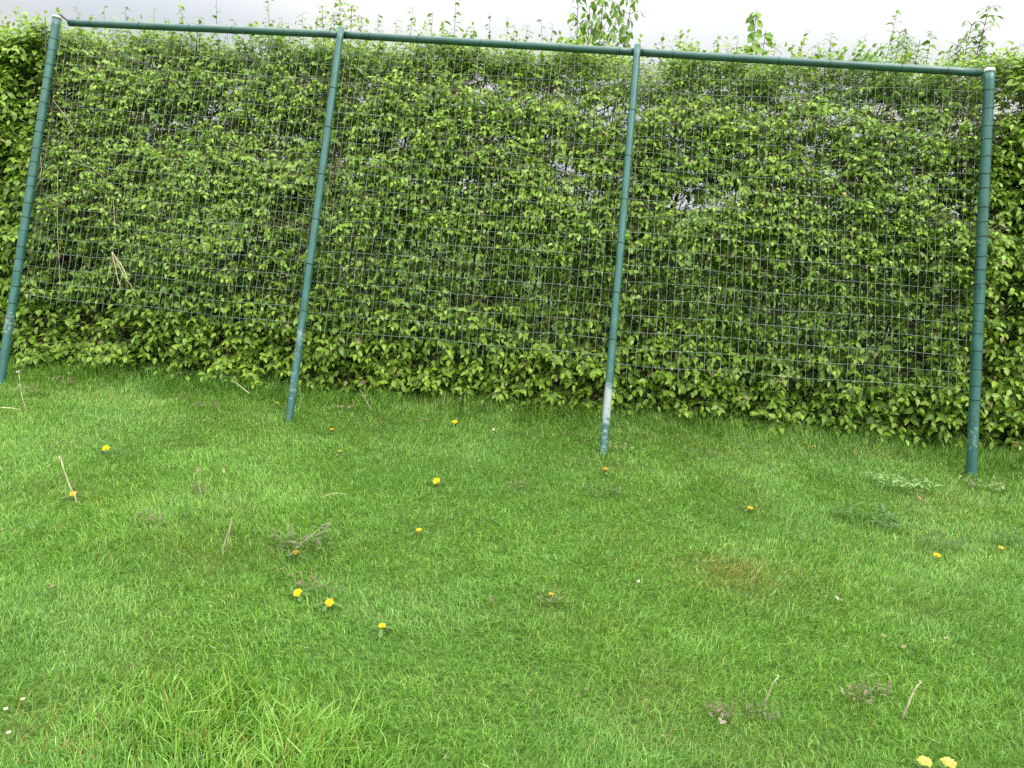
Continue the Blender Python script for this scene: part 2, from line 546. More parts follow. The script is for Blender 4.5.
tv, tf = [], []
o = 0
for P_, D_, L_ in ((P1, D1, L1), (P2, D2, L2), (P3, D3, L3)):
    back = 0.10
    D_ = D_.copy(); L_ = np.where(P_[:, 2] > 2.3, L_ * .7, L_)
    v, f = twigs_np(P_ - D_ * back, D_, L_ + back, np.full(len(P_), .0022), np.full(len(P_), .0008))
    tv.append(v); tf.append(f + o); o += len(v)
n = 1500                                                  # bare pale twigs showing between the leaves
x = rng.uniform(-4.6, 3.2, n); z = rng.uniform(0.3, 2.25, n)
Pq = np.stack([x, hedge_front(x, z) + rng.uniform(-0.03, 0.2, n), z], 1)
Dq = unit(np.stack([rng.normal(0, .8, n), rng.normal(-.3, .4, n), rng.normal(0.25, .8, n)], 1))
v, f = twigs_np(Pq, Dq, rng.uniform(0.08, 0.28, n), np.full(n, .0024), np.full(n, .001))
tv.append(v); tf.append(f + o)
twig_mat = noise_mat('hedge_twig', (0.10, 0.075, 0.05), (0.30, 0.245, 0.18), 14, 0.85, 0.2)
link('twigs', np_mesh('twigs', np.concatenate(tv), [np.concatenate(tf)], twig_mat), hedge)

mb = MB()
for xs in np.arange(-5.4, 4.5, 0.24):
    x0 = xs + random.uniform(-.08, .08)
    yb = float(np.interp(x0, XB, YB)) + 0.42 + random.uniform(-.1, .12)
    for k in range(random.choice((2, 3, 3))):
        p = np.array([x0, yb, -0.05]); pts = [p.copy()]
        d = np.array([random.uniform(-.25, .25), random.uniform(-.16, .10), 1.0])
        ztop = float(hedge_top(np.array([x0]))[0]) - random.uniform(0.02, 0.5)
        while p[2] < ztop:
            d = d + np.array([random.gauss(0, .16), random.gauss(0, .10), 0]); d[0] *= .85; d[1] = d[1] * .8 + (1.15 - p[1]) * 0.08
            p = p + d / np.linalg.norm(d) * 0.2
            pts.append(p.copy())
            if 0.3 < p[2] < 2.1 and random.random() < 0.75:
                q = p.copy(); e = np.array([random.gauss(0, .8), random.uniform(-1.0, .4), random.uniform(.0, .9)]); e /= np.linalg.norm(e)
                mb.tube([q, q + e * .14 + [0, 0, .01], q + e * .3 + [0, 0, .05]], [.006, .004, .002], 4)
        r0 = random.uniform(.009, .016)
        mb.tube(pts, list(np.linspace(r0, .004, len(pts))), 5)
mb.build('branches', M['bark'], hedge)


# shoots that stand above the clipped top (each its own part)
def shoot(px, py, y=None, leafy=1.0, light=0.45, lean=0.0, small=True):
    y = y if y is not None else random.uniform(0.98, 1.45)
    tip = at_depth(px, py, y)
    base = np.array([tip[0] - lean + random.uniform(-.03, .03), y + random.uniform(-.03, .03), 2.34])
    if tip[2] < base[2] + .08: tip[2] = base[2] + .08
    mid = (tip + base) / 2 + np.array([random.uniform(-.015, .015), 0, 0])
    sm = MB()
    H = tip[2] - base[2]
    sm.tube([base, mid, tip], [.0026, .002, .001], 4, (0.16, 0.15, 0.07))
    nl = max(6, int(H * 50 * leafy))
    for i in range(nl):
        t = 0.25 + 0.75 * (i + .5) / nl
        p = (base * (1 - t) ** 2 + 2 * mid * t * (1 - t) + tip * t * t)
        a = random.uniform(0, 2 * math.pi)
        ax = [math.cos(a), math.sin(a), random.uniform(-.35, .5)]
        c = leaf_colours(1, np.array([light]))[0]
        L = random.uniform(.034, .062) * (1.35 if not small else 1)
        sm.leaf(p, ax, [random.gauss(0, .4), -0.3, 1], L, L * random.uniform(.4, .58), c, random.uniform(.1, .5), .2)
    sm.build('shoot', M['leaf'], hedge)


for px, py in [(8, 26), (20, 12), (38, 16), (60, 9), (77, 6), (92, 14), (104, 5), (112, 16), (125, 6), (134, 18), (154, 7), (168, 18), (181, 3),
               (200, 17), (216, -4), (234, 20), (250, 21), (268, -3), (282, 18), (288, 22), (302, 12), (316, 20), (378, 14), (396, 20), (413, 6),
               (433, 12), (444, 20), (456, -4), (474, 26), (490, 12), (508, 17), (515, 24), (527, 24), (541, 20), (553, 24),
               (655, 44), (664, 32), (681, 35), (690, 42), (718, 34), (726, 42), (738, 35), (776, 40), (793, 44), (806, 29), (818, 42), (831, 32), (846, 46),
               (866, 34), (878, 46), (898, 9), (910, 40), (932, 30), (944, 50), (1000, 50), (1012, 52), (1021, 42)]:
    shoot(px, py, leafy=random.uniform(.7, 1.3), light=random.uniform(.3, .7))


# young trees that rise from behind the hedge
def sapling(name, label, stems, y, L, ratio, light, n_side, hang, group=None, twig_len=.18, step=.045, root_px=None):
    """stems: list of (px,py) tips; one root behind the hedge"""
    tips = [at_depth(a, b_, y + random.uniform(-.1, .1)) for a, b_ in stems]
    bx = float(np.mean([t[0] for t in tips])) if root_px is None else float(at_depth(root_px, 60, y)[0])
    root = empty(name, (bx, y, float(gz(bx, y))))
    base = np.array([bx, y, 0.0])
    tm, cm = MB(), MB()
    for t in tips:
        pts = []
        for k in range(9):
            u = k / 8
            p = base * (1 - u) + t * u + np.array([math.sin(u * 5 + t[0]) * .02, 0, 0]) * (1 - u)
            if u < .55: p[0] = bx + (p[0] - bx) * u / .55 * .8 + (p[0] - bx) * .2 * u
            pts.append(p)
        tm.tube(pts, list(np.linspace(.011, .002, 9)), 6)
        top = t[2]
        zz = 2.44
        s = 0
        while zz < top:
            u = zz / top
            k = min(int(u * 8), 7); w = u * 8 - k
            p = pts[k] * (1 - w) + pts[k + 1] * w
            for _ in range(n_side):
                s += 1
                a = s * 2.4 + random.uniform(-.5, .5)
                e = np.array([math.cos(a), math.sin(a), random.uniform(.1, .8)]); e /= np.linalg.norm(e)
                ln = twig_len * random.uniform(.4, 1.1) * (1.15 - .7 * max(0, (zz - 2.4) / (top - 2.4 + .01)))
                q = p + e * ln
                tm.tube([p, (p + q) / 2 + [0, 0, .01], q], [.0025, .0018, .001], 4)
                m_ = max(2, int(ln / .035))
                for j in range(m_):
                    f_ = (j + 1) / m_
                    b_ = a + (1 if j % 2 else -1) * random.uniform(.5, 1.2)
                    ax = np.array([math.cos(b_), math.sin(b_), random.gauss(-hang, .25)])
                    l_ = L * random.uniform(.65, 1.2)
                    cm.leaf(p + (q - p) * f_, ax, [random.gauss(0, .5), random.gauss(-.4, .4), 1 - .5 * hang], l_, l_ * ratio,
                            leaf_colours(1, np.array([light]))[0], random.uniform(.05, .4), random.uniform(.1, .3))
            zz += step * random.uniform(.7, 1.3)
    o3 = (bx, y, float(gz(bx, y)))
    tm.build('trunk', M['bark'], root, origin=o3)
    cm.build('crown', M['leaf'], root, origin=o3)
    tag(root, label, 'tree', group)
    return root


G = 'young trees rising behind the hedge'
sapling('young_tree', 'young tree with drooping oval leaves, largest above the hedge, left of the third post',
        [(578, -12), (606, -30), (634, -14), (590, 6), (618, 4)], 1.75, .062, .52, .48, 2, 1.3, G, .16)
sapling('young_tree', 'yellow-green leafy young tree above the rail at the second post',
        [(322, 6), (340, -6), (352, 4), (362, 16), (334, 12)], 1.75, .040, .7, .85, 2, .2, G, .10, .035)
sapling('young_tree', 'slim young tree with rounded leaves above the rail between third and last post',
        [(757, 9), (766, 30)], 1.7, .066, .78, .6, 2, .8, G, .07, .05)
sapling('young_tree', 'spindly slanting young tree with narrow leaves behind the rail end by the last post',
        [(990, 5), (972, 24), (986, 36), (958, 44)], 1.8, .058, .34, .30, 3, .3, G, .13, .045, 944)
sapling('young_tree', 'small bushy young tree with narrow leaves peeping over the last stretch of rail',
        [(900, 32), (920, 40), (908, 36)], 1.75, .048, .40, .45, 3, .2, G, .12, .04)

# ------------------------------------------------------------------ frame with mesh
frame = empty('ball_stop_frame', (0, 0, 0))
tag(frame, 'green steel tube frame with four posts and wire mesh leaning against the hedge', 'fence')
TOPS = [(57, 17), (341, 30), (637.5, 47), (989.5, 70)]
FEET = [(0, 385), (289, 421), (603, 455), (971, 478)]
PT = [on_frame(*p) for p in TOPS]
PB = [on_ground(*p) for p in FEET]
RAD = [.0285, .0255, .0245, .0315]
posts = []


def local_tube(name, a, b_, r, mat_, parent, n=20, rad_fn=None, segs=24, cap=True):
    """a straight tube with its own z axis along it"""
    a, b_ = np.array(a), np.array(b_)
    H = float(np.linalg.norm(b_ - a))
    t = MB()
    zs = np.linspace(0, H, segs)
    t.tube([(0, 0, z_) for z_ in zs], [rad_fn(z_, H) if rad_fn else r for z_ in zs], n, cap=cap)
    o = t.build(name, mat_, parent)
    o.rotation_mode = 'QUATERNION'
    o.rotation_quaternion = Vector((b_ - a).tolist()).to_track_quat('Z', 'Y')
    o.location = a.tolist()
    # flat tube ends
    for p in o.data.polygons:
        if len(p.vertices) > 4: p.use_smooth = False
    return o, H


ring_me = {}
POSTLAB = ['left corner post, worn pale near its foot', 'post with a chipped pale patch on its lower half',
           'post with a white scuffed band near its foot', 'right corner post with a bare metal rim on top']
for i in range(4):
    mid_post = i in (1, 2)
    ax = unit((PT[i] - PB[i])[None])[0]
    foot = PB[i] - ax * 0.10
    rf = (lambda z_, H, r=RAD[i]: r * (1 - 0.13 * smooth(H - .16, H - .02, z_))) if mid_post else None
    o, H = local_tube('post', foot, PT[i] + ax * (0.012 if mid_post else 0.0), RAD[i], M['post_' + 'abcd'[i]], frame, 24, rf, 40)
    o['label'] = POSTLAB[i]
    posts.append(o)
    if not mid_post:
        cm = MB()
        cm.tube([(0, 0, H - .016), (0, 0, H - .004), (0, 0, H + .006), (0, 0, H + .010)], [RAD[i] + .002, RAD[i] + .002, RAD[i] * .95, RAD[i] * .5], 20)
        cm.build('post_cap', M['cap'], o)
    tie = MB(); tie.ring((0, 0, 0), (0, 0, 1), RAD[i] + .0012, .0021 if not mid_post else .0024, 20, 5)
    first = None
    zs = np.arange(0.58, 2.62, 0.101) if not mid_post else np.arange(0.83, 2.62, 0.31 if i == 1 else 0.30)
    for z_ in zs:
        if z_ > H - .04: break
        if first is None:
            t_ = first = tie.build('tie_wire', M['tie'], o)
        else:
            t_ = first.copy(); C.objects.link(t_); t_.parent = o
        t_.location = (random.uniform(-.001, .001), random.uniform(-.001, .001), float(z_) + random.uniform(-.018, .018))
        t_.rotation_euler = (random.uniform(-.12, .12), random.uniform(-.12, .12), random.uniform(0, 6))

# rail between the posts, in three lengths
RR = .0245
rails = []
RP = [on_frame(66.5, 20.5), on_frame(341, 32.5), on_frame(637.5, 50), on_frame(983, 70.5)]
off = np.array([0, 0.028, -0.009])
for k in range(3):
    a, b_ = RP[k] + off, RP[k + 1] + off
    d = unit((b_ - a)[None])[0]
    if k > 0: a = a + d * .003
    o, H = local_tube('top_rail', a, b_, RR, M['rail'], frame, 20, None, 16)
    rails.append(o)
    tie = MB(); tie.ring((0, 0, 0), (0, 0, 1), RR + .001, .0016, 18, 5)
    first = None
    for z_ in np.arange(.25, H - .1, .33):
        if first is None: t_ = first = tie.build('tie_wire', M['tie'], o)
        else:
            t_ = first.copy(); C.objects.link(t_); t_.parent = o
        t_.location = (0, 0, float(z_) + random.uniform(-.08, .08))
        t_.rotation_euler = (random.uniform(-.2, .2), random.uniform(-.2, .2), 0)
# bent pins that join the rail ends to the corner posts
bk = MB()
e0 = RP[0] + off; t0 = PT[0]
bk.tube([t0 + [0, 0, -.03], t0 + [0, .004, .018], t0 + [.022, .012, .016], e0 + [-.012, 0, .012], e0 + [.03, 0, 0]], .0055, 8)
bk.build('rail_hook', M['tie'], frame)
bk = MB()
e1 = RP[3] + off; t1 = PT[3]
bk.tube([e1 + [-.03, 0, 0], e1 + [.012, 0, .004], t1 + [-.028, .01, -.016], t1 + [0, .004, -.022]], .0055, 8)
bk.build('rail_hook', noise_mat('rusty_pin', (.05, .04, .03), (.13, .09, .06), 40, .8), frame)


# wire mesh: 50 x 100 mm, three panels, hung behind the posts
def panel(i):
    a0, a1, b0, b1 = PB[i], PT[i], PB[i + 1], PT[i + 1]

    def pt(u, h):                      # u 0..1 across, h metres above the lawn
        p = (a0 + (a1 - a0) * (h / a1[2])) * (1 - u) + (b0 + (b1 - b0) * (h / b1[2])) * u
        sag = .012 * math.sin(3.1 * u + h * 2 + i) + .008 * math.sin(9 * u + 5 * h)
        p = p + np.array([.004 * math.sin(h * 7 + u * 21) , .033 + sag, .005 * math.sin(u * 13 + h * 3 + i)])
        return p
    wm = MB()
    width = np.linalg.norm((b1 - a1))
    nv = int(round(width / .05))
    lo, hi = .52, min(a1[2], b1[2]) - .03
    hs = np.arange(hi, lo - .01, -.1)
    for k in range(nv + 1):
        u = k / nv + random.uniform(-.0012, .0012)
        u = min(max(u, 0), 1)
        bot = hs[-1] - random.uniform(0, .09)
        wm.tube([pt(u, h) + [random.gauss(0, .0012), random.gauss(0, .0012), 0] for h in np.append(hs, bot)], .00085, 4, cap=False)
    us = np.linspace(0, 1, nv // 2 + 1)
    for h in hs:
        wm.tube([pt(u, h) + [0, .0022, random.gauss(0, .0016)] for u in us], .00070, 4, cap=False)
    wm.build('wire_mesh', M['wire'], frame, smooth_shade=False)


for i in range(3): panel(i)

# ------------------------------------------------------------------ grass
# own colour by patch; longer under the hedge and in the tuft at the front


def grass_blades():
    n = 1600000
    y = rng.uniform(-4.45, 1.35, n); x = rng.uniform(-6.4, 6.0, n)
    # density falls with distance; frustum with a wide margin
    rel = np.stack([x, y, 0 * x], 1) - CAM
    cz = rel @ fw; cx = (rel @ rt) / cz * FOC + 512; cyp = 384 - (rel @ up) / cz * FOC
    mpx = 1.7 * FOC / np.maximum(cz, .5)
    inside = (cz > .3) & (cx > -mpx) & (cx < 1024 + mpx) & (cyp < 768 + 230)
    dens = np.interp(cz, [1.5, 2.2, 3.2, 4.5, 6.5], [1.0, 1.0, .85, .62, .5])
    keep = rng.random(n) < np.where(inside, dens, .06)
    behind = y > np.interp(x, XB, YB) + .25
    keep &= ~(behind & (rng.random(n) < .8))
    x, y, cz = x[keep], y[keep], cz[keep]
    n = len(x)
    tuft = on_ground(215, 735); tuft2 = on_ground(330, 760)
    dt = np.exp(-(((x - tuft[0]) / .30) ** 2 + ((y - tuft[1]) / .20) ** 2)) + .8 * np.exp(-(((x - tuft2[0]) / .16) ** 2 + ((y - tuft2[1]) / .12) ** 2))
    dt = np.clip(dt * (0.7 + .6 * vnoise(x, y, 6, 66)), 0, 1)
    hy = np.interp(x, XB, YB)
    edge = smooth(.36, .05, np.abs(y - hy + .14)) * (.35 + .9 * vnoise(x, y, 5, 60))
    pn = vnoise(x, y, 1.1, 51) * .5 + vnoise(x, y, 2.9, 52) * .3 + vnoise(x, y, 8.0, 53) * .2
    h = rng.uniform(.020, .038, n) * (.95 + .28 * pn) + .15 * edge * rng.random(n) + .115 * dt * rng.uniform(.15, .85, n)
    for fx, fy in FEET:                        # uncut ring round each post
        g = on_ground(fx, fy)
        h += .035 * np.exp(-((x - g[0]) ** 2 + (y - g[1]) ** 2) / .08 ** 2) * rng.random(n)
    over = rng.random(n) < .04 + .10 * vnoise(x, y, 9, 64)          # longer blades lying over the rest
    h = h * (.72 + .6 * vnoise(x, y, 16, 65)) * np.where(over, rng.uniform(1.15, 1.6, n), 1)
    w = rng.uniform(.0016, .0032, n) * (1 + 1.3 * dt) * np.interp(cz, [2, 6], [.95, 1.25])
    # combed direction by patch
    th = 2 * math.pi * (vnoise(x, y, .9, 54) * 1.3 + vnoise(x, y, 3.5, 55) * .5)
    th = th + rng.normal(0, 1.45, n)
    lean = np.clip(rng.normal(.80, .34, n) + .25 * (vnoise(x, y, 3.0, 56) - .5), .05, 1.35)
    lean = np.where(dt > .35, np.clip(rng.normal(.65, .3, n), .1, 1.2), lean)
    ldir = np.stack([np.cos(th), np.sin(th), 0 * th], 1)
    ph = th + math.pi / 2 + rng.normal(0, .5, n)
    side = np.stack([np.cos(ph), np.sin(ph), 0 * ph], 1)
    base = np.stack([x, y, gz(x, y) - .004], 1)
    UP = np.array([0, 0, 1.0])
    a1 = lean * .45; a2 = lean * 1.25
    m1 = base + (h * .5)[:, None] * (UP * np.cos(a1)[:, None] + ldir * np.sin(a1)[:, None])
    tip = m1 + (h * .55)[:, None] * (UP * np.cos(a2)[:, None] + ldir * np.sin(a2)[:, None])
    V = np.stack([base - side * w[:, None] * .5, base + side * w[:, None] * .5, m1 - side * w[:, None] * .42, m1 + side * w[:, None] * .42, tip], 1)
    deep = np.array([.062, .150, .018]); mid = np.array([.140, .305, .034]); lite = np.array([.255, .450, .075]); blue = np.array([.120, .275, .055])
    t = np.clip(.30 + .46 * (vnoise(x, y, .8, 57) * .2 + vnoise(x, y, 3.2, 58) * .38 + vnoise(x, y, 8, 59) * .42) + .30 * (vnoise(x, y, 19, 63) - .5) + rng.normal(0, .24, n) + .30 * dt + .24 * over, 0, 1)[:, None]
    c = np.where(t < .5, deep + (mid - deep) * 2 * t, mid + (lite - mid) * (2 * t - 1))
    bl = (smooth(.55, .8, vnoise(x, y, 1.5, 61)) * .45 * (rng.random(n) < .7))[:, None]
    c = c * (1 - bl) + blue * bl
    # dried blades, more of them in a few worn patches
    dry = .018 + .03 * smooth(.6, .85, vnoise(x, y, 1.9, 62))
    for (fx, fy, rx, ry, s) in [(728, 572, .15, .13, .60), (725, 570, .40, .25, .12), (640, 722, .2, .1, .12), (240, 425, .6, .22, .10), (660, 440, .6, .14, .16), (860, 455, .5, .14, .16),
                                (80, 395, .7, .14, .14), (270, 405, .4, .12, .16), (50, 730, .25, .12, .12), (450, 410, .5, .1, .12), (1000, 520, .3, .3, .06)]:
        g = on_ground(fx, fy)
        dry += s * np.exp(-((x - g[0]) / rx) ** 2 - ((y - g[1]) / ry) ** 2)
    dm = rng.random(n) < dry
    c[dm] = np.array([.32, .275, .070]) * rng.uniform(.55, 1.25, (dm.sum(), 1))
    c = c * rng.uniform(.8, 1.2, (n, 1))
    o = (np.arange(n) * 5)[:, None]
    print('grass blades', n)
    me = np_mesh('grass', V.reshape(-1, 3), [np.array([[0, 1, 3, 2]]) + o, np.array([[2, 3, 4]]) + o], M['grass'], np.repeat(c, 5, axis=0))
    tag(link('grass', me), 'short mown green grass covering the lawn', 'grass', kind='stuff')


grass_blades()

# ------------------------------------------------------------------ flowers, weeds, stalks on the lawn
def rot2(a): return np.array([math.cos(a), math.sin(a), 0.0])


def jag_leaf(mbx, p, a, L, W, col, lift=.3):
    """toothed dandelion leaf lying on the grass"""
    ax = rot2(a) + np.array([0, 0, lift])
    sh = [(0, .08)]
    for k in range(1, 6):
        sh += [(k / 6 - .03, .22 + .05 * k), (k / 6 + .035, .12 + .04 * k)]
    sh += [(.93, .3), (1, 0)]
    mbx.leaf(p, ax, (0, 0, 1), L, W, col, .45, .15, sh)


def dandelion(px, py, d, label, hue=(0.68, 0.47, 0.012), rosette=5, hgt=.036, tilt=(0, 0), closed=False):
    p = on_ground(px, py)
    d_ = ray(px, py)
    p = CAM + d_ * ((p[2] + hgt - CAM[2]) / d_[2]); p[2] = gz(p[0], p[1])
    root = empty('dandelion', p)
    st = MB(); hd = MB(); rs = MB()
    # head at the stem's end, tipped a little toward the light
    topp = np.array([tilt[0] * .03, tilt[1] * .03, hgt])
    st.tube([(0, 0, -.01), topp * .5 + [.003, 0, 0], topp], [.0022, .002, .0018], 6, (.20, .22, .10))
    nrm = np.array([tilt[0], tilt[1] - .12, 1.0]); nrm /= np.linalg.norm(nrm)
    a = np.cross(nrm, [1, 0, 0]); a /= np.linalg.norm(a); b_ = np.cross(nrm, a)
    R = d / 2
    for ring, (rr, el, m_) in enumerate(((1.0, .06, 26), (.88, .22, 24), (.66, .42, 18), (.40, .7, 12))):
        for k in range(m_):
            q = 2 * math.pi * (k + .5 * (ring % 2)) / m_ + random.uniform(-.08, .08)
            e_ = el + random.uniform(-.12, .12) + (.5 if closed else 0)
            dv = (math.cos(q) * a + math.sin(q) * b_) * math.cos(e_) + nrm * math.sin(e_)
            cc = np.array(hue) * random.uniform(.8, 1.15)
            hd.leaf(topp, dv, nrm, R * rr * random.uniform(.72, 1.1), R * .19, cc, .12, .05, ((0, .3), (.6, .5), (.95, .45), (1, .25)))
    for k in range(9):
        q = 2 * math.pi * k / 9
        dv = (math.cos(q) * a + math.sin(q) * b_) * .8 - nrm * .25
        st.leaf(topp - nrm * .002, dv, nrm, R * .6, R * .22, (.09, .16, .05), .3)
    st.build('stem', M['tinted'], root)
    hd.build('flower_head', M['petal'], root)
    if rosette:
        for k in range(rosette):
            a_ = 2 * math.pi * k / rosette + random.uniform(-.4, .4)
            jag_leaf(rs, (0, 0, .026), a_, random.uniform(.035, .06), random.uniform(.014, .022), np.array((.065, .135, .028)) * random.uniform(.8, 1.2), random.uniform(.2, .5))
        rs.build('leaf_rosette', M['tinted'], root)
    tag(root, label, 'flower', 'dandelions in the lawn')


YG = (.70, .60, .12)
dandelion(107, 448, .042, 'bright open dandelion below the hedge between the first and second posts', tilt=(.1, -.5))
dandelion(74, 493, .034, 'orange-yellow dandelion at the foot of a pale leaning stalk', (.72, .38, .01), 3, tilt=(0, -.3))
dandelion(277, 404, .026, 'small half-shut dandelion close by the left side of the second post', (.72, .42, .01), 3, closed=True)
dandelion(332, 430, .030, 'small dull dandelion just right of the second post foot', (.66, .42, .02), 3, closed=True)
dandelion(340, 452, .024, 'tiny dandelion in the grass below and right of the second post', (.68, .44, .02), 4, closed=True)
dandelion(455, 421, .038, 'open dandelion near the hedge midway between second and third posts', tilt=(0, -.3))
dandelion(437, 480, .040, 'fresh yellow dandelion alone in the open lawn midway between second and third posts', tilt=(0, -.5))
dandelion(419, 529, .027, 'small yellow dandelion alone in mid lawn, smaller than the one behind it', rosette=3)
dandelion(296, 552, .028, 'small dandelion among dry stalks in the weedy patch', (.74, .46, .01), 3)
dandelion(606, 470, .036, 'ragged orange dandelion in front of the scuffed third post', (.66, .33, .01), 4, closed=True)
dandelion(750, 507, .032, 'orange-yellow dandelion in open lawn left of the last post', (.72, .42, .01), 3)
dandelion(814, 446, .024, 'tiny orange dandelion in the grass strip below the hedge', (.62, .30, .02), 0, closed=True)
dandelion(937, 555, .034, 'orange-yellow dandelion in a dark weed below the last post', (.72, .42, .01), 0)
dandelion(1001, 547, .026, 'small pale dandelion in the weed at the right edge', (.70, .5, .06), 0)
dandelion(300, 591, .034, 'left and larger dandelion of the pair below the weedy patch', tilt=(-.1, -.5))
dandelion(329, 601, .034, 'right, more orange dandelion of the pair below the weedy patch', (.78, .44, .01), tilt=(.2, -.4))
dandelion(382, 625, .027, 'small round dandelion to the right of the dandelion pair', rosette=4)
dandelion(551, 595, .022, 'tiny dandelion bud on the brown upright weed in mid lawn', (.66, .42, .03), 0, closed=True)
dandelion(925, 760, .040, 'pale lemon dandelion at the front of the lawn, left of two', YG, 4, .06)
dandelion(949, 761, .042, 'pale lemon dandelion at the front of the lawn, right of two', YG, 4, .06)


def stick(px0, py0, px1, py1, label, r=.003, bend=.0, m='twig', head=None, name='stalk', lift0=.02, lift1=.06, cat='stalk', double=False, lying=False, side=0):
    """dry stalk from its foot (first pixel) to its tip, standing or lying in the grass"""
    p0 = on_ground(px0, py0)
    if lying:
        p1 = on_ground(px1, py1) + [0, 0, lift1]
        p0 = p0 + [0, 0, lift0]
    else:
        p1 = at_depth(px1, py1, p0[1] + .02)
    root = empty(name, p0)
    d = p1 - p0
    perp = np.cross(d, fw); perp /= np.linalg.norm(perp) + 1e-9
    s = MB()
    start = np.array([0, 0, -.02]) if not lying else np.zeros(3)
    pts = [start] + [d * t + perp * bend * math.sin(math.pi * t) + np.array([random.gauss(0, .0015) for _ in range(3)]) for t in (.2, .4, .6, .8, 1.0)]
    s.tube(pts, [r, r, r * .9, r * .9, r * .8, r * .75], 6)
    if double:
        s.tube([(.012, 0, -.02), d * .5 + [.006, .004, 0], d * .92 + [-.004, 0, 0]], [r * .9, r * .8, r * .6], 6)
    for k in range(side):
        t = random.uniform(.3, .95); q = d * t
        e = np.array([random.gauss(0, 1), random.gauss(0, .6), random.uniform(0, .9)]); e /= np.linalg.norm(e)
        s.tube([q, q + e * .015, q + e * random.uniform(.02, .05)], [r * .6, r * .5, r * .3], 5)
    s.build('stem', M[m], root)
    if head:
        h_ = MB()
        c, sz = head
        for k in range(26):
            v = np.array([random.gauss(0, 1) for _ in range(3)]); v /= np.linalg.norm(v)
            h_.leaf(d, v, [random.gauss(0, 1) for _ in range(3)], sz * random.uniform(.5, 1.1), sz * .4, np.array(c) * random.uniform(.7, 1.2))
        h_.build('seed_head', M['petal'], root)
    tag(root, label, cat, 'dry stalks and twigs on the lawn')


PALE = (.62, .58, .46)
stick(78, 505, 60, 458, 'pale straight dead stalk leaning left with an orange dandelion at its foot', .0035, .002, 'straw', (PALE, .009))
stick(202, 500, 197, 468, 'short upright seed stalk in open lawn below the first mesh panel', .002, .004, 'twig', ((.45, .40, .28), .010), side=3)
stick(221, 556, 233, 518, 'two thin pale stalks crossing side by side in mid lawn', .0026, .002, 'twig', double=True)
stick(322, 503, 347, 502, 'curved straw arching over the grass below the second post', .0018, .014, 'straw', lying=True, lift0=.03, lift1=.04)
stick(224, 384, 249, 399, 'broken pale twig lying at the hedge foot left of the second post', .004, .004, 'straw', name='twig', cat='twig', lying=True, lift0=.07, lift1=.04, side=4)
stick(764, 716, 778, 676, 'thin curved brown stalk near the front beside a dry leaf clump', .0022, .012, 'twig', (PALE, .006))
stick(902, 720, 920, 682, 'stout bare brown stalk leaning right near the front', .0036, .004, 'twig', ((.5, .46, .38), .006))
stick(944, 498, 962, 475, 'thin straight stick leaning against nothing just left of the last post', .0022, .002, 'twig')
stick(27, 412, 18, 372, 'pale branching flower stalk beside the first post', .0022, .008, 'straw', ((.66, .64, .55), .014), side=5)
stick(548, 409, 570, 421, 'short dark-ended twig lying below the hedge left of the third post', .0035, .003, 'twig', name='twig', cat='twig', lying=True, lift0=.05, lift1=.03, side=2)
stick(372, 412, 362, 392, 'small forked dry sprig right of the second post near the hedge', .002, .004, 'straw', side=5)
stick(0, 414, 20, 416, 'pale twig lying at the left edge below the first post', .003, .003, 'straw', name='twig', cat='twig', lying=True, lift0=.04, lift1=.04, side=2)
stick(668, 382, 700, 400, 'thin pale straw stem hanging from the hedge foot onto the grass', .0015, .006, 'straw', lying=True, lift0=.06, lift1=.03) if False else None
stick(295, 556, 318, 541, 'dry bent stalk lying across the weedy patch', .002, .004, 'twig', lying=True, lift0=.03, lift1=.05, side=2)
stick(560, 578, 551, 612, 'stiff upright brown stalk of the seeded weed in mid lawn', .002, .003, 'twig') if False else None


def weed(px, py, size, label, n=9, col=(.055, .125, .035), kind='leafy', stalks=0, cat='weed'):
    p = on_ground(px, py)
    root = empty('weed', p)
    l_ = MB()
    for k in range(int(n * 1.8)):
        a = 2 * math.pi * k / n + random.uniform(-.4, .4)
        off_ = rot2(random.uniform(0, 6.3)) * math.sqrt(random.random()) * .8 * size * np.array([1.35, .9, 0])
        L = size * random.uniform(.12, .34) + .012
        cc = np.array(col) * random.uniform(.75, 1.3)
        if kind == 'leafy':
            jag_leaf(l_, off_ + [0, 0, .042 + (random.uniform(0, .035) if size >= .11 else 0)], a, L, L * .40, cc, random.uniform(.2, .7) * (1.6 if size >= .11 else 1))
        else:
            l_.leaf(off_ + [0, 0, .036 + (random.uniform(0, .025) if size >= .11 else 0)], rot2(a) + [0, 0, random.uniform(.2, .9)], (0, 0, 1), L, L * .3, cc, .4, .25)
    l_.build('leaves', M['tinted'], root)
    if stalks:
        stalks = max(stalks, 6)
        s = MB()
        for k in range(stalks):
            a = random.uniform(0, 6.3); q = rot2(a) * random.uniform(.1, .6) * size * np.array([1.5, .5, 0]) + [0, 0, -.01]
            e = q + rot2(a) * random.uniform(.0, .03) + [0, 0, random.uniform(.05, .09)]
            s.tube([(0, 0, -.012), q, (q + e) / 2 + [.003, 0, 0], e], [.0016, .0014, .0013, .001], 5, (.20, .18, .09))
            for j in range(5):
                s.leaf(e, [random.gauss(0, 1), random.gauss(0, 1), .8], (0, 0, 1), .007, .0045, (.17, .13, .075))
        s.build('seed_stalks', M['tinted'], root)
    tag(root, label, cat, 'weeds in the lawn')


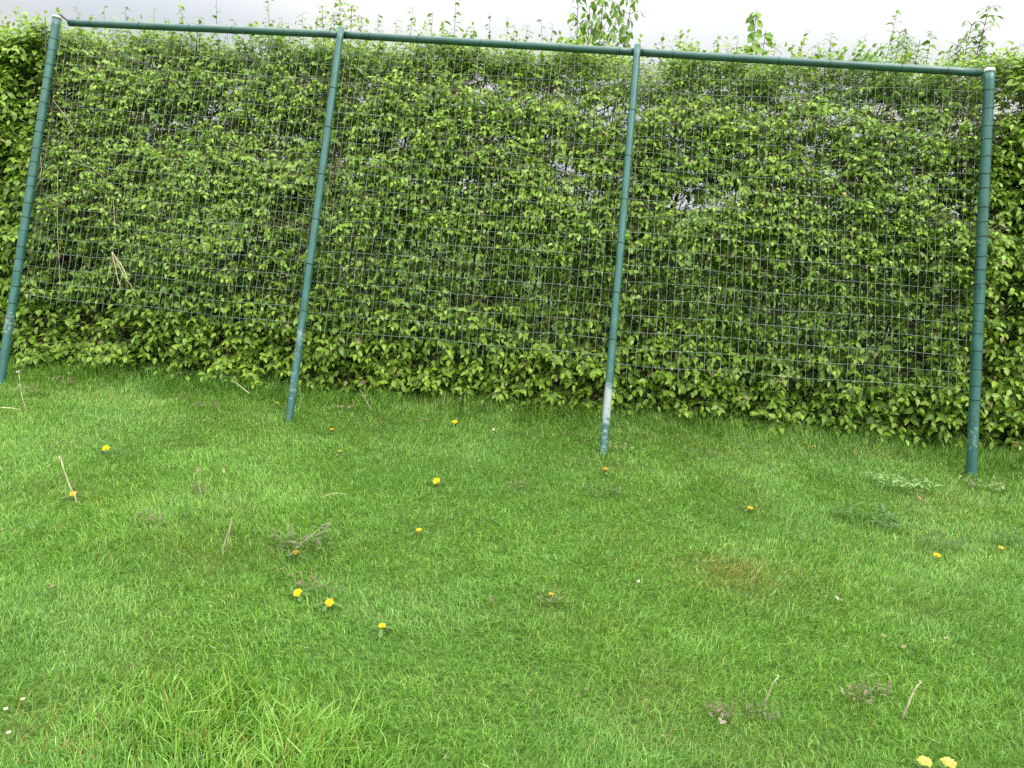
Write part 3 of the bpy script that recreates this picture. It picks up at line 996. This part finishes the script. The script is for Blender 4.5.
weed(900, 489, .17, 'low grey-green weed lying flat left of the last post', 34, (.17, .27, .095), 'blade')
weed(868, 526, .17, 'dark green flat weed in front of the pale one near the last post', 38, (.060, .130, .035), 'leafy')
weed(938, 552, .11, 'dark weed cradling an orange dandelion below the last post', 16, (.055, .105, .030), 'leafy', 3)
weed(1012, 546, .12, 'dark leafy weed at the right edge of the lawn', 17, (.060, .125, .034), 'leafy', 2)
weed(312, 551, .13, 'sprawling brownish weed with dry stalks in mid lawn', 16, (.10, .125, .05), 'leafy', 8)
weed(552, 606, .06, 'small upright weed with brown seed heads in mid lawn', 7, (.10, .13, .05), 'blade', 9)
weed(700, 458, .10, 'thin weed with dark seed heads right of the third post', 6, (.08, .13, .05), 'blade', 9)
weed(618, 452, .10, 'clump of cut grass lying at the third post foot', 16, (.17, .19, .09), 'blade')
weed(118, 460, .09, 'leafy dandelion rosette without a flower beside the bright dandelion', 8, (.06, .125, .04), 'leafy')
weed(720, 722, .05, 'crumpled dry grey-brown weed clump near the front of the lawn', 9, (.11, .095, .06), 'blade', 4)
weed(876, 700, .06, 'sparse withered weed left of the stout bare stalk', 8, (.10, .115, .05), 'blade', 5)
weed(200, 497, .05, 'small weed at the foot of the short upright seed stalk', 8, (.10, .14, .05), 'blade', 2)
weed(985, 492, .11, 'patch of grey dry weed at the last post foot', 14, (.20, .20, .12), 'blade', 3)
weed(345, 412, .08, 'tangled pale dry weed between second post and hedge', 12, (.20, .18, .09), 'blade', 6)
weed(210, 410, .10, 'low dark weed below the broken pale twig', 12, (.09, .125, .045), 'leafy', 3)
weed(808, 460, .06, 'small dark weed below the hedge left of the last post', 8, (.07, .13, .045), 'leafy')
weed(30, 395, .10, 'thin dry brown weed below the first post', 9, (.15, .14, .06), 'blade', 6)
weed(68, 385, .10, 'brownish flat weed between first post and hedge', 10, (.13, .12, .06), 'blade', 4)
weed(515, 490, .06, 'faint brown weed right of the lone yellow dandelion', 6, (.13, .12, .06), 'blade', 5)
weed(600, 497, .09, 'dark straggly weed below the ragged orange dandelion', 10, (.08, .12, .045), 'blade', 5)
weed(285, 556, .08, 'dark weed with brown stalks at the left of the weedy patch', 10, (.08, .10, .04), 'blade', 6)
weed(310, 592, .06, 'withered brown weed between the two paired dandelions', 8, (.12, .10, .05), 'blade', 4)
weed(330, 597, .045, 'small dark weed behind the right dandelion of the pair', 7, (.07, .09, .04), 'blade')
weed(855, 705, .05, 'tiny dry weed left of the withered weed near the front', 6, (.16, .14, .08), 'blade', 4)
weed(760, 722, .05, 'dark withered weed at the foot of the thin curved stalk', 7, (.09, .095, .05), 'blade', 4)
weed(150, 525, .07, 'faint brownish weed left of the two crossing stalks', 9, (.11, .13, .05), 'leafy', 2)


def daisy(px, py, label):
    p = on_ground(px, py)
    root = empty('daisy', p)
    s, h_, c_ = MB(), MB(), MB()
    s.tube([(0, 0, -.01), (.002, 0, .02), (0, 0, .042)], .001, 5, (.10, .17, .05))
    for k in range(16):
        q = 2 * math.pi * k / 16
        h_.leaf((0, 0, .042), rot2(q) + [0, 0, .2], (0, 0, 1), .0065, .0026, (.62, .62, .60), .1, .05)
    c_.tube([(0, 0, .042), (0, 0, .0445), (0, 0, .046)], [.0022, .002, .001], 8, (.7, .48, .03))
    s.build('stem', M['tinted'], root); h_.build('petals', M['petal'], root); c_.build('flower_centre', M['petal'], root)
    tag(root, label, 'flower', 'daisies in the lawn')


daisy(24, 712, 'tiny white daisy at the left edge, highest of three near the front')
daisy(7, 722, 'tiny white daisy at the far left edge, middle of three near the front')
daisy(10, 746, 'tiny white daisy at the left edge, lowest of three near the front')
daisy(57, 756 - 0, 'tiny white daisy') if False else None


def dead_leaf(px, py, L, col, label):
    p = on_ground(px, py) + [0, 0, .035]
    root = empty('fallen_leaf', p)
    l_ = MB()
    a = random.uniform(0, 6.3)
    l_.leaf((0, 0, 0), rot2(a) + [0, 0, .3], (0, -.3, 1), L, L * .6, col, -.3, .4)
    l_.leaf((.004, .003, .003), rot2(a + 2.2) + [0, 0, .5], (0, -.2, 1), L * .7, L * .4, np.array(col) * .8, .4, .4)
    o = l_.build('blade', M['tinted'], root)
    tag(root, label, 'leaf', 'fallen leaves on the lawn')


dead_leaf(489, 610, .030, (.15, .11, .055), 'curled brown fallen leaf in the middle of the lawn')
dead_leaf(637, 591, .018, (.34, .34, .28), 'small whitish fallen leaf in mid lawn, left of the yellowed patch')
dead_leaf(838, 608, .022, (.30, .30, .22), 'small pale fallen leaf in the right half of the lawn')
dead_leaf(718, 733, .024, (.30, .25, .18), 'pale crumpled fallen leaf near the front by the dry weed clump')
dead_leaf(921, 506, .036, (.28, .15, .09), 'reddish brown fallen leaf left of the last post')
dead_leaf(50, 598, .034, (.22, .14, .09), 'dark brown fallen leaf in the left part of the lawn')
dead_leaf(941, 648, .024, (.30, .24, .15), 'small tan fallen leaf in the right front of the lawn')
dead_leaf(493, 436, .026, (.46, .40, .28), 'small tan fallen leaf below the hedge between second and third posts')

# scattered dry clippings between the blades
n = 900
x = rng.uniform(-5, 4.2, n); y = rng.uniform(-3.6, .7, n)
keep = rng.random(n) < .15 + .85 * smooth(.5, .8, vnoise(x, y, 1.6, 77)); x, y = x[keep], y[keep]; n = len(x)
th = rng.uniform(0, 6.3, n)
Dq = np.stack([np.cos(th), np.sin(th), rng.normal(.1, .2, n)], 1)
v, f = twigs_np(np.stack([x, y, gz(x, y) + rng.uniform(.008, .028, n)], 1), Dq, rng.uniform(.010, .035, n), np.full(n, .0009), np.full(n, .0005))
tag(link('dry_clippings', np_mesh('dry_clippings', v, [f], M['straw'])), 'scattered dry straw clippings lying in the grass', 'clippings', kind='stuff')

n = 1300
x = rng.uniform(-5, 4.2, n); y = rng.uniform(-3.6, .9, n)
keep = rng.random(n) < smooth(.48, .75, vnoise(x, y, 1.3, 78)) * .9 + .05; x, y = x[keep], y[keep]; n = len(x)
a = rng.uniform(0, 6.3, n)
bc = np.where(rng.random(n)[:, None] < .6, np.array([.13, .095, .05]), np.array([.26, .21, .12])) * rng.uniform(.6, 1.3, (n, 1))
L_ = rng.uniform(.008, .026, n)
v, ff, c = leaves_np(np.stack([x, y, gz(x, y) + rng.uniform(.012, .032, n)], 1), np.stack([np.cos(a), np.sin(a), rng.normal(.15, .35, n)], 1),
                     np.stack([rng.normal(0, .5, n), rng.normal(-.2, .5, n), np.ones(n)], 1), L_, L_ * rng.uniform(.2, .6, n), rng.uniform(-.5, .5, n), rng.uniform(.1, .6, n), bc)
tag(link('leaf_litter', np_mesh('leaf_litter', v, ff, M['tinted'], c)), 'small brown dead leaf scraps lying between the grass blades', 'leaf litter', kind='stuff')

# dead stems caught in the wire
def stems(name, label, paths, r, m):
    root = empty(name, on_frame(*paths[0][0]) + [0, .0, 0])
    s = MB()
    o3 = np.array(root.location)
    for path in paths:
        pts = [on_frame(a, b_) + [0, random.uniform(-.004, .012), 0] for a, b_ in path]
        pp = [pts[0]]
        for k in range(len(pts) - 1):
            for t in (.33, .66, 1): pp.append(pts[k] * (1 - t) + pts[k + 1] * t + np.array([random.gauss(0, .003) for _ in range(3)]))
        s.tube(pp, list(np.linspace(r, r * .6, len(pp))), 5)
    o = s.build('stems', M[m], root, origin=o3)
    tag(root, label, 'dead stems', 'dead stems caught in the wire mesh')


stems('dead_stems', 'fan of pale dry stems caught in the mesh near the first post',
      [[(112, 252), (120, 270), (134, 293)], [(112, 252), (117, 272), (120, 290)], [(113, 254), (122, 268), (130, 280)], [(114, 256), (108, 270), (104, 283)],
       [(112, 252), (119, 262), (126, 276)]], .0028, 'straw')
stems('dead_stems', 'long curling dry stem looped beside the upper part of the first post',
      [[(38, 152), (41, 165), (40, 180), (34, 194)], [(52, 100), (68, 120), (73, 130), (62, 140), (56, 150)], [(75, 162), (92, 168), (104, 178)]], .0024, 'twig')
stems('dead_stems', 'thin bare stem hanging upright in the mesh right of the first post',
      [[(58, 170), (57, 200), (59, 250), (60, 300)], [(113, 200), (115, 230), (113, 252)]], .0020, 'twig')

# ------------------------------------------------------------------ light
ELEV, AZ = math.radians(58), math.radians(128)        # azimuth clockwise from +Y: behind the camera, to the right
sdir = np.array([math.sin(AZ) * math.cos(ELEV), math.cos(AZ) * math.cos(ELEV), math.sin(ELEV)])
sun = bpy.data.lights.new('sun', 'SUN')
sun.energy = 1.5
sun.angle = math.radians(14)
sun.color = (1.0, 0.96, 0.88)
so = bpy.data.objects.new('sun', sun); C.objects.link(so)
so.rotation_mode = 'QUATERNION'
so.rotation_quaternion = Vector(sdir.tolist()).to_track_quat('Z', 'Y')
so.location = (4, -4, 8)

w = bpy.data.worlds.new('World'); scene.world = w; w.use_nodes = True
nt = w.node_tree; N, L = nt.nodes.new, nt.links.new
bg = nt.nodes['Background']; bg.inputs['Strength'].default_value = 0.10
sky = N('ShaderNodeTexSky'); sky.sky_type = 'NISHITA'; sky.sun_disc = False
sky.sun_elevation = ELEV; sky.sun_rotation = AZ
sky.air_density = 1.0; sky.dust_density = 3.0
tc = N('ShaderNodeTexCoord')
mp = N('ShaderNodeMapping'); mp.inputs['Scale'].default_value = (1, 1, 2.4)
L(tc.outputs['Generated'], mp.inputs['Vector'])
n1 = N('ShaderNodeTexNoise'); n1.inputs['Scale'].default_value = 2.1; n1.inputs['Detail'].default_value = 6; n1.inputs['Roughness'].default_value = .5
L(mp.outputs['Vector'], n1.inputs['Vector'])
cr = N('ShaderNodeValToRGB')
cr.color_ramp.elements[0].position = .35; cr.color_ramp.elements[0].color = (.80, .84, .90, 1)
cr.color_ramp.elements[1].position = .62; cr.color_ramp.elements[1].color = (1.0, 1.0, .96, 1)
sep = N('ShaderNodeSeparateXYZ'); L(tc.outputs['Generated'], sep.inputs[0])
ma = N('ShaderNodeMath'); ma.operation = 'MULTIPLY_ADD'; ma.inputs[1].default_value = .12      # thinner cloud toward the hidden sun
L(sep.outputs['X'], ma.inputs[0]); L(n1.outputs['Fac'], ma.inputs[2]); L(ma.outputs[0], cr.inputs['Fac'])
mr = N('ShaderNodeMapRange'); mr.inputs['From Min'].default_value = .15; mr.inputs['From Max'].default_value = 1.0      # overcast: brighter overhead
mr.inputs['To Min'].default_value = 4.8; mr.inputs['To Max'].default_value = 32.0
L(sep.outputs['Z'], mr.inputs['Value'])
vm = N('ShaderNodeVectorMath'); vm.operation = 'SCALE'
L(cr.outputs['Color'], vm.inputs[0]); L(mr.outputs[0], vm.inputs['Scale'])
mx = N('ShaderNodeMix'); mx.data_type = 'RGBA'; mx.inputs[0].default_value = .93
L(sky.outputs[0], mx.inputs[6]); L(vm.outputs[0], mx.inputs[7])
L(mx.outputs[2], bg.inputs['Color'])

scene.view_settings.view_transform = 'Standard'
scene.view_settings.look = 'None'
scene.view_settings.exposure = 0.82
scene.view_settings.gamma = 1.0
scene.view_settings.use_curve_mapping = False
scene.cycles.max_bounces = 6
scene.cycles.diffuse_bounces = 4
scene.cycles.glossy_bounces = 2
scene.cycles.transmission_bounces = 4
scene.cycles.use_denoising = False
